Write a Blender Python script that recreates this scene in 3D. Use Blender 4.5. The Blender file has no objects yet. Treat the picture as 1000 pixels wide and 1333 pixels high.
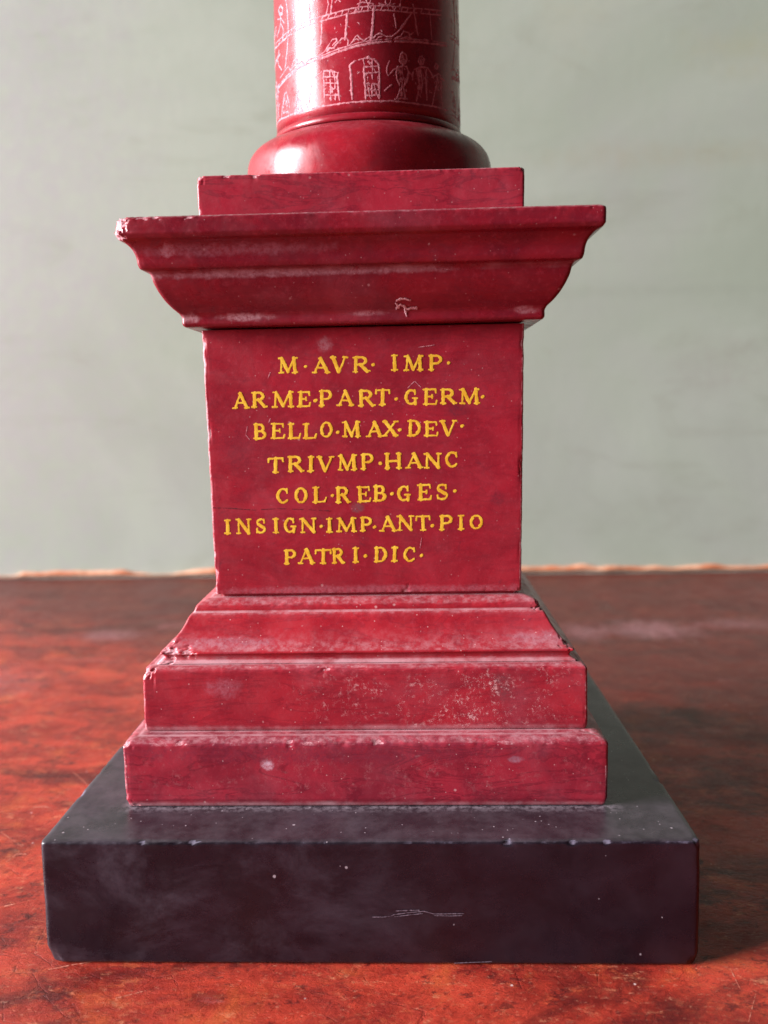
import bpy, bmesh, math, random
import numpy as np
from mathutils import Vector, Matrix, noise as mnoise

random.seed(7)
rng = np.random.RandomState(11)
scene = bpy.context.scene
col = scene.collection

# ------------------------------------------------------------------ camera
FPX = 1067.34                                            # focal length in pixels of a 1000 px wide frame
CR = Vector((0.9993354, 0.0310923, -0.0190248))
CU = Vector((0.0147786, 0.1315026, 0.9912057))
CF = Vector((-0.0333207, 0.9908281, -0.1309557))
CC = Vector((0.0116806, -0.2493587, 0.1286120))
cd = bpy.data.cameras.new('camera')
cam = bpy.data.objects.new('camera', cd)
col.objects.link(cam)
cam.matrix_world = Matrix((
    (CR.x, CU.x, -CF.x, CC.x), (CR.y, CU.y, -CF.y, CC.y), (CR.z, CU.z, -CF.z, CC.z), (0, 0, 0, 1)))
cd.sensor_fit = 'HORIZONTAL'
cd.sensor_width = 36.0
cd.lens = 36.0 * FPX / 1000.0
cd.clip_start = 0.01
cd.clip_end = 60
cd.dof.use_dof = True
cd.dof.focus_distance = 0.196
cd.dof.aperture_fstop = 17.0
scene.camera = cam

# ------------------------------------------------------------------ world and lamp
w = bpy.data.worlds.new('World')
scene.world = w
w.use_nodes = True
bg = w.node_tree.nodes['Background']
bg.inputs['Color'].default_value = (0.80, 0.86, 1.0, 1)
bg.inputs['Strength'].default_value = 0.040


def area(name, loc, target, sx, sy, power, colour):
    l = bpy.data.lights.new(name, 'AREA')
    l.shape = 'RECTANGLE'
    l.size, l.size_y = sx, sy
    l.energy = power
    l.color = colour
    o = bpy.data.objects.new(name, l)
    col.objects.link(o)
    o.location = loc
    o.rotation_euler = (Vector(target) - Vector(loc)).to_track_quat('-Z', 'Y').to_euler()
    return o


area('window_light', (-3.90, -0.92, 1.25), (0.0, 0.0, 0.14), 1.8, 2.1, 780.0, (0.985, 0.965, 1.0))

scene.view_settings.view_transform = 'Standard'
scene.view_settings.look = 'None'
scene.view_settings.exposure = 0.0
scene.view_settings.gamma = 1.0
scene.view_settings.use_curve_mapping = False


# ------------------------------------------------------------------ node helpers
class NT:
    def __init__(self, name):
        self.m = bpy.data.materials.new(name)
        self.m.use_nodes = True
        self.t = self.m.node_tree
        self.b = self.t.nodes['Principled BSDF']
        self.tc = self.t.nodes.new('ShaderNodeTexCoord')
        self.P = self.tc.outputs['Object']

    def set(self, node, sock, v):
        s = node.inputs[sock]
        if hasattr(v, 'is_linked') or isinstance(v, bpy.types.NodeSocket):
            self.t.links.new(v, s)
        else:
            s.default_value = v

    def math(self, op, a, b=0.0, c=None, clamp=False):
        n = self.t.nodes.new('ShaderNodeMath')
        n.operation = op
        n.use_clamp = clamp
        self.set(n, 0, a)
        self.set(n, 1, b)
        if c is not None:
            self.set(n, 2, c)
        return n.outputs[0]

    def vmath(self, op, a, b):
        n = self.t.nodes.new('ShaderNodeVectorMath')
        n.operation = op
        self.set(n, 0, a)
        self.set(n, 1, b)
        return n.outputs['Value' if op in ('LENGTH', 'DOT_PRODUCT') else 'Vector']

    def mapped(self, scale=(1, 1, 1), rot=(0, 0, 0), loc=(0, 0, 0)):
        n = self.t.nodes.new('ShaderNodeMapping')
        self.t.links.new(self.P, n.inputs['Vector'])
        n.inputs['Scale'].default_value = scale
        n.inputs['Rotation'].default_value = rot
        n.inputs['Location'].default_value = loc
        return n.outputs[0]

    def noise(self, scale, detail=4, rough=0.55, dist=0.0, vec=None):
        n = self.t.nodes.new('ShaderNodeTexNoise')
        self.t.links.new(vec or self.P, n.inputs['Vector'])
        n.inputs['Scale'].default_value = scale
        n.inputs['Detail'].default_value = detail
        n.inputs['Roughness'].default_value = rough
        n.inputs['Distortion'].default_value = dist
        return n.outputs[0]

    def voronoi(self, scale, vec=None, feature='F1', rnd=1.0):
        n = self.t.nodes.new('ShaderNodeTexVoronoi')
        n.feature = feature
        self.t.links.new(vec or self.P, n.inputs['Vector'])
        n.inputs['Scale'].default_value = scale
        n.inputs['Randomness'].default_value = rnd
        return n

    def ramp(self, v, lo, hi, a=0.0, b=1.0, smooth=True):
        n = self.t.nodes.new('ShaderNodeMapRange')
        n.interpolation_type = 'SMOOTHSTEP' if smooth else 'LINEAR'
        self.set(n, 0, v)
        for i, x in enumerate((lo, hi, a, b)):
            n.inputs[i + 1].default_value = x
        return n.outputs[0]

    def mix(self, f, a, b):
        n = self.t.nodes.new('ShaderNodeMix')
        n.data_type = 'RGBA'
        self.set(n, 0, f)
        for s, v in ((6, a), (7, b)):
            self.set(n, s, (*v, 1) if isinstance(v, tuple) else v)
        return n.outputs[2]

    def attr(self, name):
        n = self.t.nodes.new('ShaderNodeAttribute')
        n.attribute_name = name
        return n.outputs['Fac']

    def sep(self, v):
        n = self.t.nodes.new('ShaderNodeSeparateXYZ')
        self.t.links.new(v, n.inputs[0])
        return n.outputs

    def normal_z(self):
        n = self.t.nodes.new('ShaderNodeNewGeometry')
        return self.sep(n.outputs['Normal'])[2]

    def bump(self, h, strength, dist, normal=None):
        n = self.t.nodes.new('ShaderNodeBump')
        self.t.links.new(h, n.inputs['Height'])
        n.inputs['Strength'].default_value = strength
        n.inputs['Distance'].default_value = dist
        if normal is not None:
            self.t.links.new(normal, n.inputs['Normal'])
        return n.outputs[0]

    def blob(self, c, r, wob=0.5, scale=500, soft=0.35):
        """a stain: 1 inside an ellipsoid of radii r round c, with a ragged rim"""
        v = self.vmath('SUBTRACT', self.P, c)
        v = self.vmath('DIVIDE', v, r)
        d = self.vmath('LENGTH', v, (0, 0, 0))
        nz = self.noise(scale * 0.7, 5, 0.7)
        d = self.math('ADD', d, self.math('MULTIPLY', self.math('SUBTRACT', nz, 0.5), wob * 4.5))
        g = self.ramp(self.noise(scale * 2.2, 4, 0.75), 0.34, 0.62, 0.25, 1.0)
        return self.math('MULTIPLY', self.ramp(d, 1.0 + soft * 1.3, 1.0 - soft * 1.6), g)

    def out(self, color, rough, normal=None, spec=0.5, coat=0.0):
        self.set(self.b, 'Base Color', color if not isinstance(color, tuple) else (*color, 1))
        self.set(self.b, 'Roughness', rough)
        self.set(self.b, 'Specular IOR Level', spec)
        if coat:
            self.set(self.b, 'Coat Weight', coat)
            self.set(self.b, 'Coat Roughness', 0.12)
        if normal is not None:
            self.t.links.new(normal, self.b.inputs['Normal'])
        return self.m


def lerp(n, k):
    return n.math('MULTIPLY', k, 1.0)


def red_stone(name, A=(0.40, 0.017, 0.030), B=(0.23, 0.009, 0.018), rough=0.30, specks=0.35, haze=0.21, stains=(), scuffs=(), seed=0.0, streak=0.5, dustk=1.0):
    """polished red marble: cloudy veins, dust in creases, worn pale edges, pale specks"""
    n = NT(name)
    off = n.mapped(loc=(seed, seed * 0.7, seed * 1.3))
    cloud = n.noise(75, 6, 0.6, 0.8, off)
    c = n.mix(n.ramp(cloud, 0.35, 0.66), B, A)
    vein = n.noise(45, 7, 0.62, 1.6, n.mapped(scale=(0.8, 0.8, 3.2), rot=(0, 0.12, 0), loc=(seed, 0, seed)))
    vm = n.ramp(n.math('ABSOLUTE', n.math('SUBTRACT', vein, 0.5)), 0.045, 0.0, 0, streak)
    c = n.mix(vm, c, (0.13, 0.007, 0.018))
    grain = n.noise(900, 3, 0.7, 0, off)
    c = n.mix(n.ramp(grain, 0.5, 0.8, 0, 0.28), c, (0.46, 0.06, 0.09))
    hz = n.math('MULTIPLY', n.ramp(n.noise(48, 6, 0.62, 0.5, n.mapped(loc=(seed + 3, 1, 2))), 0.48, 0.76), haze)
    c = n.mix(hz, c, (0.46, 0.13, 0.17))
    # fine bruises
    br = n.ramp(n.noise(260, 4, 0.6, 0.6, n.mapped(loc=(seed + 9, 4, 2))), 0.64, 0.76, 0, 0.5)
    c = n.mix(br, c, (0.15, 0.02, 0.035))
    for (sc, sr, scol, amt) in stains:
        c = n.mix(n.math('MULTIPLY', n.blob(sc, sr), amt), c, scol)
    # specks: tiny pale chips, thicker where a soft mask says so
    dens = n.ramp(n.noise(38, 3, 0.6, 0, n.mapped(loc=(seed + 5, 8, 1))), 0.45, 0.72)
    spk = None
    for scl, size, keep in ((420, 0.16, 0.90), (1100, 0.22, 0.88)):
        v = n.voronoi(scl, off)
        rnd = n.sep(v.outputs['Color'])[0]
        dd = n.math('ADD', v.outputs['Distance'], n.math('MULTIPLY', n.math('SUBTRACT', n.noise(scl * 2.3, 2), 0.5), 0.25))
        s = n.math('MULTIPLY', n.ramp(dd, size, size * 0.5), n.ramp(n.math('ADD', rnd, n.math('MULTIPLY', dens, 0.10)), keep + 0.06, keep + 0.075))
        spk = s if spk is None else n.math('MAXIMUM', spk, s)
    spk = n.math('MULTIPLY', spk, specks)
    # scuffed patches
    for (sc, sr, amt) in scuffs:
        lines = n.ramp(n.noise(800, 8, 0.85, 0.25), 0.525, 0.585)
        gate = n.ramp(n.noise(230, 6, 0.75, 0.3), 0.46, 0.55)
        m = n.math('MULTIPLY', n.math('MULTIPLY', lines, gate), n.math('MULTIPLY', n.blob(sc, sr, 0.7, 130, 0.6), amt))
        spk = n.math('MAXIMUM', spk, m)
    # wear on arrises
    wn = n.noise(650, 5, 0.7, 0.4)
    wn2 = n.noise(120, 3, 0.6)
    wear = n.math('MULTIPLY', n.attr('wear'), n.math('ADD', n.math('MULTIPLY', wn, 1.1), n.math('MULTIPLY', wn2, 0.9)))
    wear = n.ramp(wear, 0.86, 1.22)
    # dust in creases and on ledges
    dn = n.noise(330, 5, 0.7, 0.3)
    dn2 = n.noise(70, 3, 0.6, 0.3, n.mapped(scale=(1, 1, 0.3)))
    dust = n.math('MULTIPLY', n.attr('dust'), n.math('ADD', n.math('MULTIPLY', dn, 0.9), n.math('MULTIPLY', dn2, 1.0)))
    dust = n.math('MULTIPLY', n.ramp(dust, 0.42, 1.15), 0.8 * dustk)
    up = n.math('MULTIPLY', n.ramp(n.normal_z(), 0.45, 0.95), n.ramp(n.noise(500, 5, 0.75), 0.38, 0.72, 0.05, 0.55))
    dust = n.math('MAXIMUM', dust, n.math('MULTIPLY', up, dustk))
    c = n.mix(dust, c, (0.58, 0.31, 0.34))
    wear = n.math('MULTIPLY', wear, n.ramp(n.noise(1800, 4, 0.75), 0.33, 0.6, 0.35, 1.0))
    c = n.mix(wear, c, (0.64, 0.31, 0.34))
    c = n.mix(spk, c, (0.72, 0.42, 0.42))
    r = n.math('ADD', n.ramp(n.noise(160, 5, 0.65, 0.5, n.mapped(loc=(seed, 3, 3))), 0.3, 0.75, rough - 0.06, rough + 0.16), n.math('MULTIPLY', n.math('MAXIMUM', dust, n.math('MAXIMUM', wear, spk)), 0.35))
    h = n.math('ADD', n.math('MULTIPLY', n.noise(1500, 4, 0.7), 0.35), n.noise(110, 3, 0.5))
    h = n.math('SUBTRACT', h, n.math('MULTIPLY', spk, 0.5))
    return n.out(c, r, n.bump(h, 0.22, 0.00022), 0.45)


def black_stone():
    n = NT('black_marble')
    c = n.mix(n.ramp(n.noise(55, 6, 0.6, 0.6), 0.35, 0.7), (0.0095, 0.0055, 0.0095), (0.019, 0.0115, 0.018))
    # waxy bloom, thicker on the weathered end of the slab
    x = n.sep(n.P)
    side = n.ramp(x[0], 0.055, -0.055, 0.12, 1.0)
    sm = n.noise(38, 9, 0.72, 0.25, n.mapped(scale=(1, 1, 1.6), rot=(0, 0.5, 0)))
    bloom = n.math('MULTIPLY', n.ramp(sm, 0.42, 0.72), side)
    c = n.mix(n.math('MULTIPLY', bloom, 0.55), c, (0.080, 0.056, 0.078))
    dots = None
    for scl, size, keep in ((240, 0.10, 0.86), (700, 0.16, 0.90)):
        v = n.voronoi(scl)
        rnd = n.sep(v.outputs['Color'])[0]
        up = n.ramp(n.normal_z(), 0.4, 0.9, 0.0, 0.16)
        dd = n.math('ADD', v.outputs['Distance'], n.math('MULTIPLY', n.math('SUBTRACT', n.noise(scl * 2.1, 2), 0.5), 0.22))
        s = n.math('MULTIPLY', n.ramp(dd, size, size * 0.4), n.ramp(n.math('ADD', rnd, up), keep + 0.09, keep + 0.10))
        dots = s if dots is None else n.math('MAXIMUM', dots, s)
    up = n.math('MULTIPLY', n.ramp(n.normal_z(), 0.6, 0.95), n.ramp(n.noise(130, 7, 0.75), 0.34, 0.70, 0.05, 0.20))
    dust = n.math('MULTIPLY', n.attr('dust'), n.ramp(n.noise(650, 5, 0.75), 0.34, 0.62))
    dust = n.math('MAXIMUM', n.math('MULTIPLY', dust, 0.8), up)
    c = n.mix(dust, c, (0.26, 0.21, 0.24))
    wear = n.ramp(n.math('MULTIPLY', n.attr('wear'), n.math('ADD', n.noise(420, 5, 0.7), n.math('MULTIPLY', n.noise(90, 3), 0.8))), 0.80, 1.12)
    c = n.mix(n.math('MULTIPLY', wear, 0.6), c, (0.20, 0.17, 0.24))
    c = n.mix(n.math('MULTIPLY', dots, 0.75), c, (0.48, 0.40, 0.44))
    r = n.math('ADD', n.ramp(n.noise(120, 5, 0.65, 0.5), 0.3, 0.75, 0.22, 0.36), n.math('MULTIPLY', n.math('MAXIMUM', bloom, n.math('MAXIMUM', dust, wear)), 0.3))
    h = n.math('ADD', n.math('MULTIPLY', n.noise(1300, 4, 0.7), 0.3), n.noise(90, 3, 0.5))
    return n.out(c, r, n.bump(h, 0.18, 0.00025), 0.45)


def paint_mat():
    n = NT('yellow_paint')
    c = n.mix(n.ramp(n.noise(420, 4, 0.7), 0.35, 0.7), (0.76, 0.40, 0.024), (0.92, 0.62, 0.060))
    c = n.mix(n.ramp(n.noise(900, 4, 0.75), 0.62, 0.74, 0, 0.5), c, (0.45, 0.05, 0.03))
    return n.out(c, 0.42, n.bump(n.noise(1600, 3), 0.2, 0.00005), 0.35)


def scratch_mat(name, a, b, rough=0.7):
    n = NT(name)
    c = n.mix(n.ramp(n.noise(1400, 4, 0.75), 0.35, 0.65), a, b)
    return n.out(c, rough, n.bump(n.noise(2500, 3), 0.5, 0.0001), 0.3)


def table_mat():
    n = NT('worn_red_polish')
    grain = n.noise(34, 9, 0.70, 0.7, n.mapped(scale=(0.75, 1.5, 1), rot=(0, 0, 0.06)))
    c = n.mix(n.ramp(grain, 0.34, 0.66), (0.23, 0.017, 0.013), (0.54, 0.056, 0.030))
    orange = n.ramp(n.noise(38, 7, 0.66, 0.6, n.mapped(loc=(4, 1, 0))), 0.52, 0.72, 0, 0.7)
    c = n.mix(orange, c, (0.60, 0.12, 0.034))
    blot = n.noise(24, 8, 0.68, 0.9, n.mapped(scale=(0.8, 1.5, 1), loc=(0.3, 0.2, 0)))
    c = n.mix(n.ramp(blot, 0.50, 0.66, 0, 0.85), c, (0.10, 0.011, 0.010))
    # colour turns dark brown towards the back and right of the table
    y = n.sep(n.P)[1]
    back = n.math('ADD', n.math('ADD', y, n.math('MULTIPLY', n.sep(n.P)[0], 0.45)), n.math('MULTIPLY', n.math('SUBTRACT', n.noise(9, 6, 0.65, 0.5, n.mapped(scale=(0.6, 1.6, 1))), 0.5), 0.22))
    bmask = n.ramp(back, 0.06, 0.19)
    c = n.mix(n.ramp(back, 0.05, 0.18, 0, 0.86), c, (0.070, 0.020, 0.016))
    # rubbed specks and dark pits, fine
    for sc, lo, hi, amt, colr, loc in ((110, 0.53, 0.63, 0.60, (0.60, 0.115, 0.045), 0), (230, 0.55, 0.64, 0.70, (0.66, 0.25, 0.13), 3), (95, 0.52, 0.61, 0.85, (0.075, 0.010, 0.011), 6), (240, 0.54, 0.62, 0.80, (0.085, 0.011, 0.011), 9), (620, 0.56, 0.66, 0.60, (0.70, 0.32, 0.20), 13)):
        m = n.noise(sc, 8, 0.8, 0.15, n.mapped(scale=(0.75, 1.3, 1), loc=(loc, loc * 2, 0)))
        g = n.ramp(n.noise(31, 5, 0.65, 0.4, n.mapped(loc=(loc + 11, 4, 0))), 0.38, 0.60, 0.15, 1)
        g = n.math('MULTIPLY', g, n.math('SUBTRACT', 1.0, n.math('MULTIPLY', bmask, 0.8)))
        c = n.mix(n.math('MULTIPLY', n.ramp(m, lo, hi, 0, amt), g), c, colr)
    wr = n.noise(420, 8, 0.8, 0.15, n.mapped(scale=(0.75, 1.3, 1)))
    # crackle lines
    cr = None
    for sc, wd, gl in ((55, 0.016, 21), (120, 0.022, 35)):
        v = n.voronoi(sc, n.mapped(scale=(0.8, 1.3, 1), rot=(0, 0, 0.5)), 'DISTANCE_TO_EDGE')
        e = n.math('ADD', v.outputs['Distance'], n.math('MULTIPLY', n.math('SUBTRACT', n.noise(sc * 3, 5, 0.7), 0.5), 0.16))
        k = n.math('MULTIPLY', n.ramp(n.math('ABSOLUTE', e), wd, 0.0), n.ramp(n.noise(gl, 4, 0.6), 0.48, 0.60))
        cr = k if cr is None else n.math('MAXIMUM', cr, k)
    c = n.mix(n.math('MULTIPLY', cr, 0.30), c, (0.045, 0.010, 0.010))
    # pale scuffs
    sc = n.noise(24, 7, 0.72, 0.9, n.mapped(scale=(0.4, 2.2, 1), loc=(7, 3, 0)))
    c = n.mix(n.ramp(sc, 0.60, 0.74, 0, 0.55), c, (0.50, 0.19, 0.19))
    for (bx, by, rx, ry, amt) in ((0.143, 0.205, 0.022, 0.016, 0.75), (0.105, 0.200, 0.012, 0.016, 0.5), (0.195, 0.215, 0.02, 0.01, 0.4), (-0.165, 0.20, 0.016, 0.010, 0.6), (-0.20, 0.12, 0.03, 0.02, 0.4)):
        c = n.mix(n.math('MULTIPLY', n.blob((bx, by, 0), (rx, ry, 1), 0.5, 130, 0.5), amt), c, (0.36, 0.17, 0.18))
    v = n.voronoi(330)
    dot = n.math('MULTIPLY', n.ramp(v.outputs['Distance'], 0.14, 0.06), n.ramp(n.sep(v.outputs['Color'])[0], 0.955, 0.96))
    c = n.mix(n.math('MULTIPLY', dot, 0.8), c, (0.75, 0.55, 0.52))
    r = n.math('ADD', n.ramp(n.noise(65, 7, 0.7, 0.5), 0.3, 0.72, 0.26, 0.46), n.math('MULTIPLY', n.ramp(wr, 0.5, 0.7), 0.2))
    h = n.math('ADD', n.math('MULTIPLY', wr, 0.8), n.math('MULTIPLY', n.noise(70, 6, 0.65), 1.2))
    h = n.math('SUBTRACT', h, n.math('MULTIPLY', cr, 0.15))
    return n.out(c, r, n.bump(h, 0.60, 0.0011), 0.26)


def wall_mat():
    n = NT('pale_green_paint')
    c = n.mix(n.ramp(n.noise(5.0, 6, 0.6, 0.7), 0.34, 0.68), (0.302, 0.342, 0.270), (0.362, 0.400, 0.330))
    c = n.mix(n.ramp(n.noise(11, 6, 0.65, 1.0, n.mapped(scale=(0.6, 1, 2.0), loc=(2, 0, 3))), 0.52, 0.72, 0, 0.45), c, (0.245, 0.265, 0.195))
    c = n.mix(n.ramp(n.noise(3.2, 5, 0.6, 0.3, n.mapped(loc=(5, 0, 1))), 0.48, 0.72, 0, 0.4), c, (0.33, 0.315, 0.315))
    for (bx, bz, rx, rz, colr, amt) in ((0.270, 0.435, 0.05, 0.025, (0.34, 0.33, 0.17), 0.5), (0.262, 0.365, 0.05, 0.016, (0.34, 0.33, 0.19), 0.32), (0.20, 0.298, 0.10, 0.009, (0.32, 0.29, 0.19), 0.28), (0.235, 0.150, 0.03, 0.02, (0.28, 0.26, 0.23), 0.3), (0.17, 0.205, 0.12, 0.004, (0.25, 0.28, 0.22), 0.3), (0.13, 0.44, 0.03, 0.06, (0.36, 0.36, 0.27), 0.4), (-0.28, 0.30, 0.09, 0.4, (0.335, 0.325, 0.325), 0.65)):
        c = n.mix(n.math('MULTIPLY', n.blob((bx, 0.0, bz), (rx, 0.3, rz), 0.5, 40, 0.5), amt), c, colr)
    v = n.ramp(n.noise(26, 5, 0.7, 0.6, n.mapped(scale=(0.7, 1, 1.6), loc=(8, 0, 2))), 0.66, 0.76, 0, 0.3)
    c = n.mix(v, c, (0.22, 0.20, 0.14))
    return n.out(c, 0.55, n.bump(n.noise(120, 4), 0.1, 0.001), 0.3)


def plaster_mat():
    n = NT('bare_orange_wood')
    c = n.mix(n.ramp(n.noise(60, 5, 0.65), 0.35, 0.65), (0.50, 0.16, 0.07), (0.70, 0.36, 0.22))
    return n.out(c, 0.6, n.bump(n.noise(300, 4), 0.4, 0.001), 0.4)


# ------------------------------------------------------------------ mesh helpers
def link_mesh(name, verts, faces, mat, parent=None, smooth=True, attrs=None):
    me = bpy.data.meshes.new(name)
    me.from_pydata([tuple(v) for v in verts], [], faces)
    me.validate()
    if attrs:
        for k, vals in attrs.items():
            a = me.attributes.new(k, 'FLOAT', 'POINT')
            a.data.foreach_set('value', np.asarray(vals, dtype=np.float32))
    me.materials.append(mat)
    if smooth:
        me.polygons.foreach_set('use_smooth', [True] * len(me.polygons))
    me.update()
    o = bpy.data.objects.new(name, me)
    col.objects.link(o)
    if parent:
        o.parent = parent
    return o


def bevel_profile(pts, step=0.0016):
    """pts: (h, z, bevel, wear, dust) from bottom to top -> dense list (h, z, wear, dust)"""
    out = []
    N = len(pts)
    for i, (h, z, b, we, du) in enumerate(pts):
        p = Vector((h, z))
        if 0 < i < N - 1 and b > 0:
            a = Vector(pts[i - 1][:2])
            c = Vector(pts[i + 1][:2])
            la, lc = (a - p).length, (c - p).length
            bb = min(b, la * 0.45, lc * 0.45)
            s = p + (a - p).normalized() * bb
            e = p + (c - p).normalized() * bb
            for t in (0, 0.25, 0.5, 0.75, 1):
                q = s * (1 - t) ** 2 + p * 2 * t * (1 - t) + e * t * t
                out.append((q.x, q.y, we * (1.0 if 0 < t < 1 else 0.75), du))
        else:
            out.append((h, z, we, du))
    # subdivide; wear and dust fade out away from their own vertex
    res = []
    for i in range(len(out)):
        res.append(out[i])
        if i + 1 < len(out):
            a, b = out[i], out[i + 1]
            L = math.hypot(a[0] - b[0], a[1] - b[1])
            if L < 0.0006:
                continue
            ts = set()
            for d in (0.00035, 0.0009, 0.0018):
                if d < L / 2:
                    ts.add(d / L)
                    ts.add(1 - d / L)
            k = int(L / step)
            for j in range(1, k):
                ts.add(j / k)
            for t in sorted(ts):
                d0, d1 = t * L, (1 - t) * L
                we = max(a[2] * max(0, 1 - d0 / 0.0009), b[2] * max(0, 1 - d1 / 0.0009))
                du = max(a[3] * max(0, 1 - d0 / 0.0022), b[3] * max(0, 1 - d1 / 0.0022))
                res.append((a[0] + (b[0] - a[0]) * t, a[1] + (b[1] - a[1]) * t, we, du))
    return res


def side_samples(L, n):
    """positions along a straight side of half-length L, dense near its ends"""
    t = set(round(x, 7) for x in np.linspace(-L, L, n))
    for d in (0, 0.0003, 0.0007, 0.0012, 0.0018, 0.0026):
        t.add(round(-L + d, 7))
        t.add(round(L - d, 7))
    return sorted(t)


def square_tier(name, pts, mat, parent, xc=0.0, yc=0.0, rc=0.0005, chips=(), rough_amp=0.00016, seed=0, nfront=230, cornwear=0.9, cap_top=True, taper=0.0):
    """a moulding profile swept round a square block with slightly broken arrises; chips: (x, y, z, r, depth)"""
    prof = bevel_profile(pts)
    href = max(p[0] for p in prof)
    Lr = href - rc
    loop = []                                                 # (ux, uy, nx, ny, cornerweight) with u in units of h-rc
    sides = (((1, 0), (0, -1), nfront), ((0, 1), (1, 0), 90), ((-1, 0), (0, 1), 60), ((0, -1), (-1, 0), 90))
    for (d, nrm, cnt) in sides:
        for s in side_samples(Lr, cnt):
            u = s / Lr
            cw = max(0.0, 1 - (Lr - abs(s)) / 0.0009)
            loop.append((d[0] * u + nrm[0], d[1] * u + nrm[1], nrm[0], nrm[1], cw))
        nx = (nrm[0], nrm[1])
        m = (nrm[0] + d[0], nrm[1] + d[1])
        for k in (0.25, 0.5, 0.75):
            a = k * math.pi / 2
            loop.append((m[0], m[1], nrm[0] * math.cos(a) + d[0] * math.sin(a), nrm[1] * math.cos(a) + d[1] * math.sin(a), 1.0))
    verts, wears, dusts = [], [], []
    n = len(loop)
    zmin = min(p[1] for p in prof)
    for (h, z, we, du) in prof:
        for (ux, uy, nx, ny, cw) in loop:
            k = h - rc
            x, y = xc + ux * k + nx * rc, yc + uy * k + ny * rc
            wv = max(we, cw * cornwear)
            p = Vector((x, y, z))
            # broken arris
            if wv > 0.05:
                q = p * 700 + Vector((seed, seed * 2, 0))
                f = mnoise.noise(q) * 0.6 + mnoise.noise(q * 3.1) * 0.4
                q2 = p * 160 + Vector((seed * 3, 0, seed))
                g = max(0.0, mnoise.noise(q2) - 0.22) * 3.0
                amt = wv * rough_amp * (max(0.0, f + 0.15) + g * max(0.0, f + 0.5))
                inw = Vector((xc - x, yc - y, 0)).normalized()
                inw.z = -0.5
                p += inw * amt
            # slow unevenness of hand-cut faces
            s = mnoise.noise(Vector((x * 60, y * 60, z * 60 + seed)))
            p += Vector((nx, ny, 0)) * s * 0.00006
            wchip = 0.0
            for (cx, cy, cz, cr, dep, *smoothly) in chips:
                d = (p - Vector((cx, cy, cz))).length
                if d > cr * 1.6:
                    continue
                if not smoothly:
                    d *= 1.0 + 0.75 * mnoise.noise(p * 1100 + Vector((cx * 900, 0, 5))) + 0.35 * mnoise.noise(p * 3000)
                if d < cr:
                    jag = 1.0 if smoothly else 0.75 + 0.5 * mnoise.noise(p * 1500)
                    f = (1 - (d / cr) ** 2)
                    inw = Vector((xc - cx, yc - cy, (z - cz) * 0.0 - 0.35 * href)).normalized()
                    p = p + inw * dep * f * jag
                    wchip = wchip if smoothly else max(wchip, min(1.15, f * 2.0))
            verts.append(p)
            wears.append(max(wv, wchip * 1.1))
            dusts.append(du)
    faces = []
    for i in range(len(prof) - 1):
        for j in range(n):
            j2 = (j + 1) % n
            faces.append((i * n + j, i * n + j2, (i + 1) * n + j2, (i + 1) * n + j))
    faces.append(tuple(range(n - 1, -1, -1)))
    if cap_top:
        faces.append(tuple((len(prof) - 1) * n + j for j in range(n)))
    return link_mesh(name, verts, faces, mat, parent, True, {'wear': wears, 'dust': dusts})


LEAN = 0.06                                                 # the column leans a little towards the front


def lathe(name, prof, mat, parent, xc, yc, n=220):
    """prof: (r, z, wear, dust)"""
    verts, faces, we, du = [], [], [], []
    for (r, z, a, b) in prof:
        for j in range(n):
            t = 2 * math.pi * j / n
            k = 1 + 0.0012 * mnoise.noise(Vector((math.cos(t) * 3, math.sin(t) * 3, z * 90)))
            verts.append((xc + r * k * math.cos(t), yc + r * k * math.sin(t), z + LEAN * r * math.sin(t)))
            we.append(a)
            du.append(b)
    for i in range(len(prof) - 1):
        for j in range(n):
            j2 = (j + 1) % n
            faces.append((i * n + j, i * n + j2, (i + 1) * n + j2, (i + 1) * n + j))
    faces.append(tuple(range(n - 1, -1, -1)))
    faces.append(tuple((len(prof) - 1) * n + j for j in range(n)))
    return link_mesh(name, verts, faces, mat, parent, True, {'wear': we, 'dust': du})


def smooth_profile(ctrl, k=6):
    """Catmull-Rom through (r, z, wear, dust)"""
    P = [ctrl[0]] + list(ctrl) + [ctrl[-1]]
    out = []
    for i in range(1, len(P) - 2):
        for s in range(k):
            t = s / k
            out.append(tuple(0.5 * (2 * P[i][c] + (P[i + 1][c] - P[i - 1][c]) * t + (2 * P[i - 1][c] - 5 * P[i][c] + 4 * P[i + 1][c] - P[i + 2][c]) * t * t + (3 * P[i][c] - P[i - 1][c] - 3 * P[i + 1][c] + P[i + 2][c]) * t ** 3) if c < 2 else P[i][c] + (P[i + 1][c] - P[i][c]) * t for c in range(4)))
    out.append(ctrl[-1])
    return out


def blurred_noise(shape, k):
    a = rng.rand(shape[0] + 4 * k, shape[1] + 4 * k)
    for _ in range(2):
        c = np.cumsum(np.pad(a, ((1, 0), (0, 0))), 0)
        a = (c[k:] - c[:-k]) / k
        c = np.cumsum(np.pad(a, ((0, 0), (1, 0))), 1)
        a = (c[:, k:] - c[:, :-k]) / k
    a = a[:shape[0], :shape[1]]
    return (a - a.mean()) / (a.std() + 1e-9)


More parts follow.
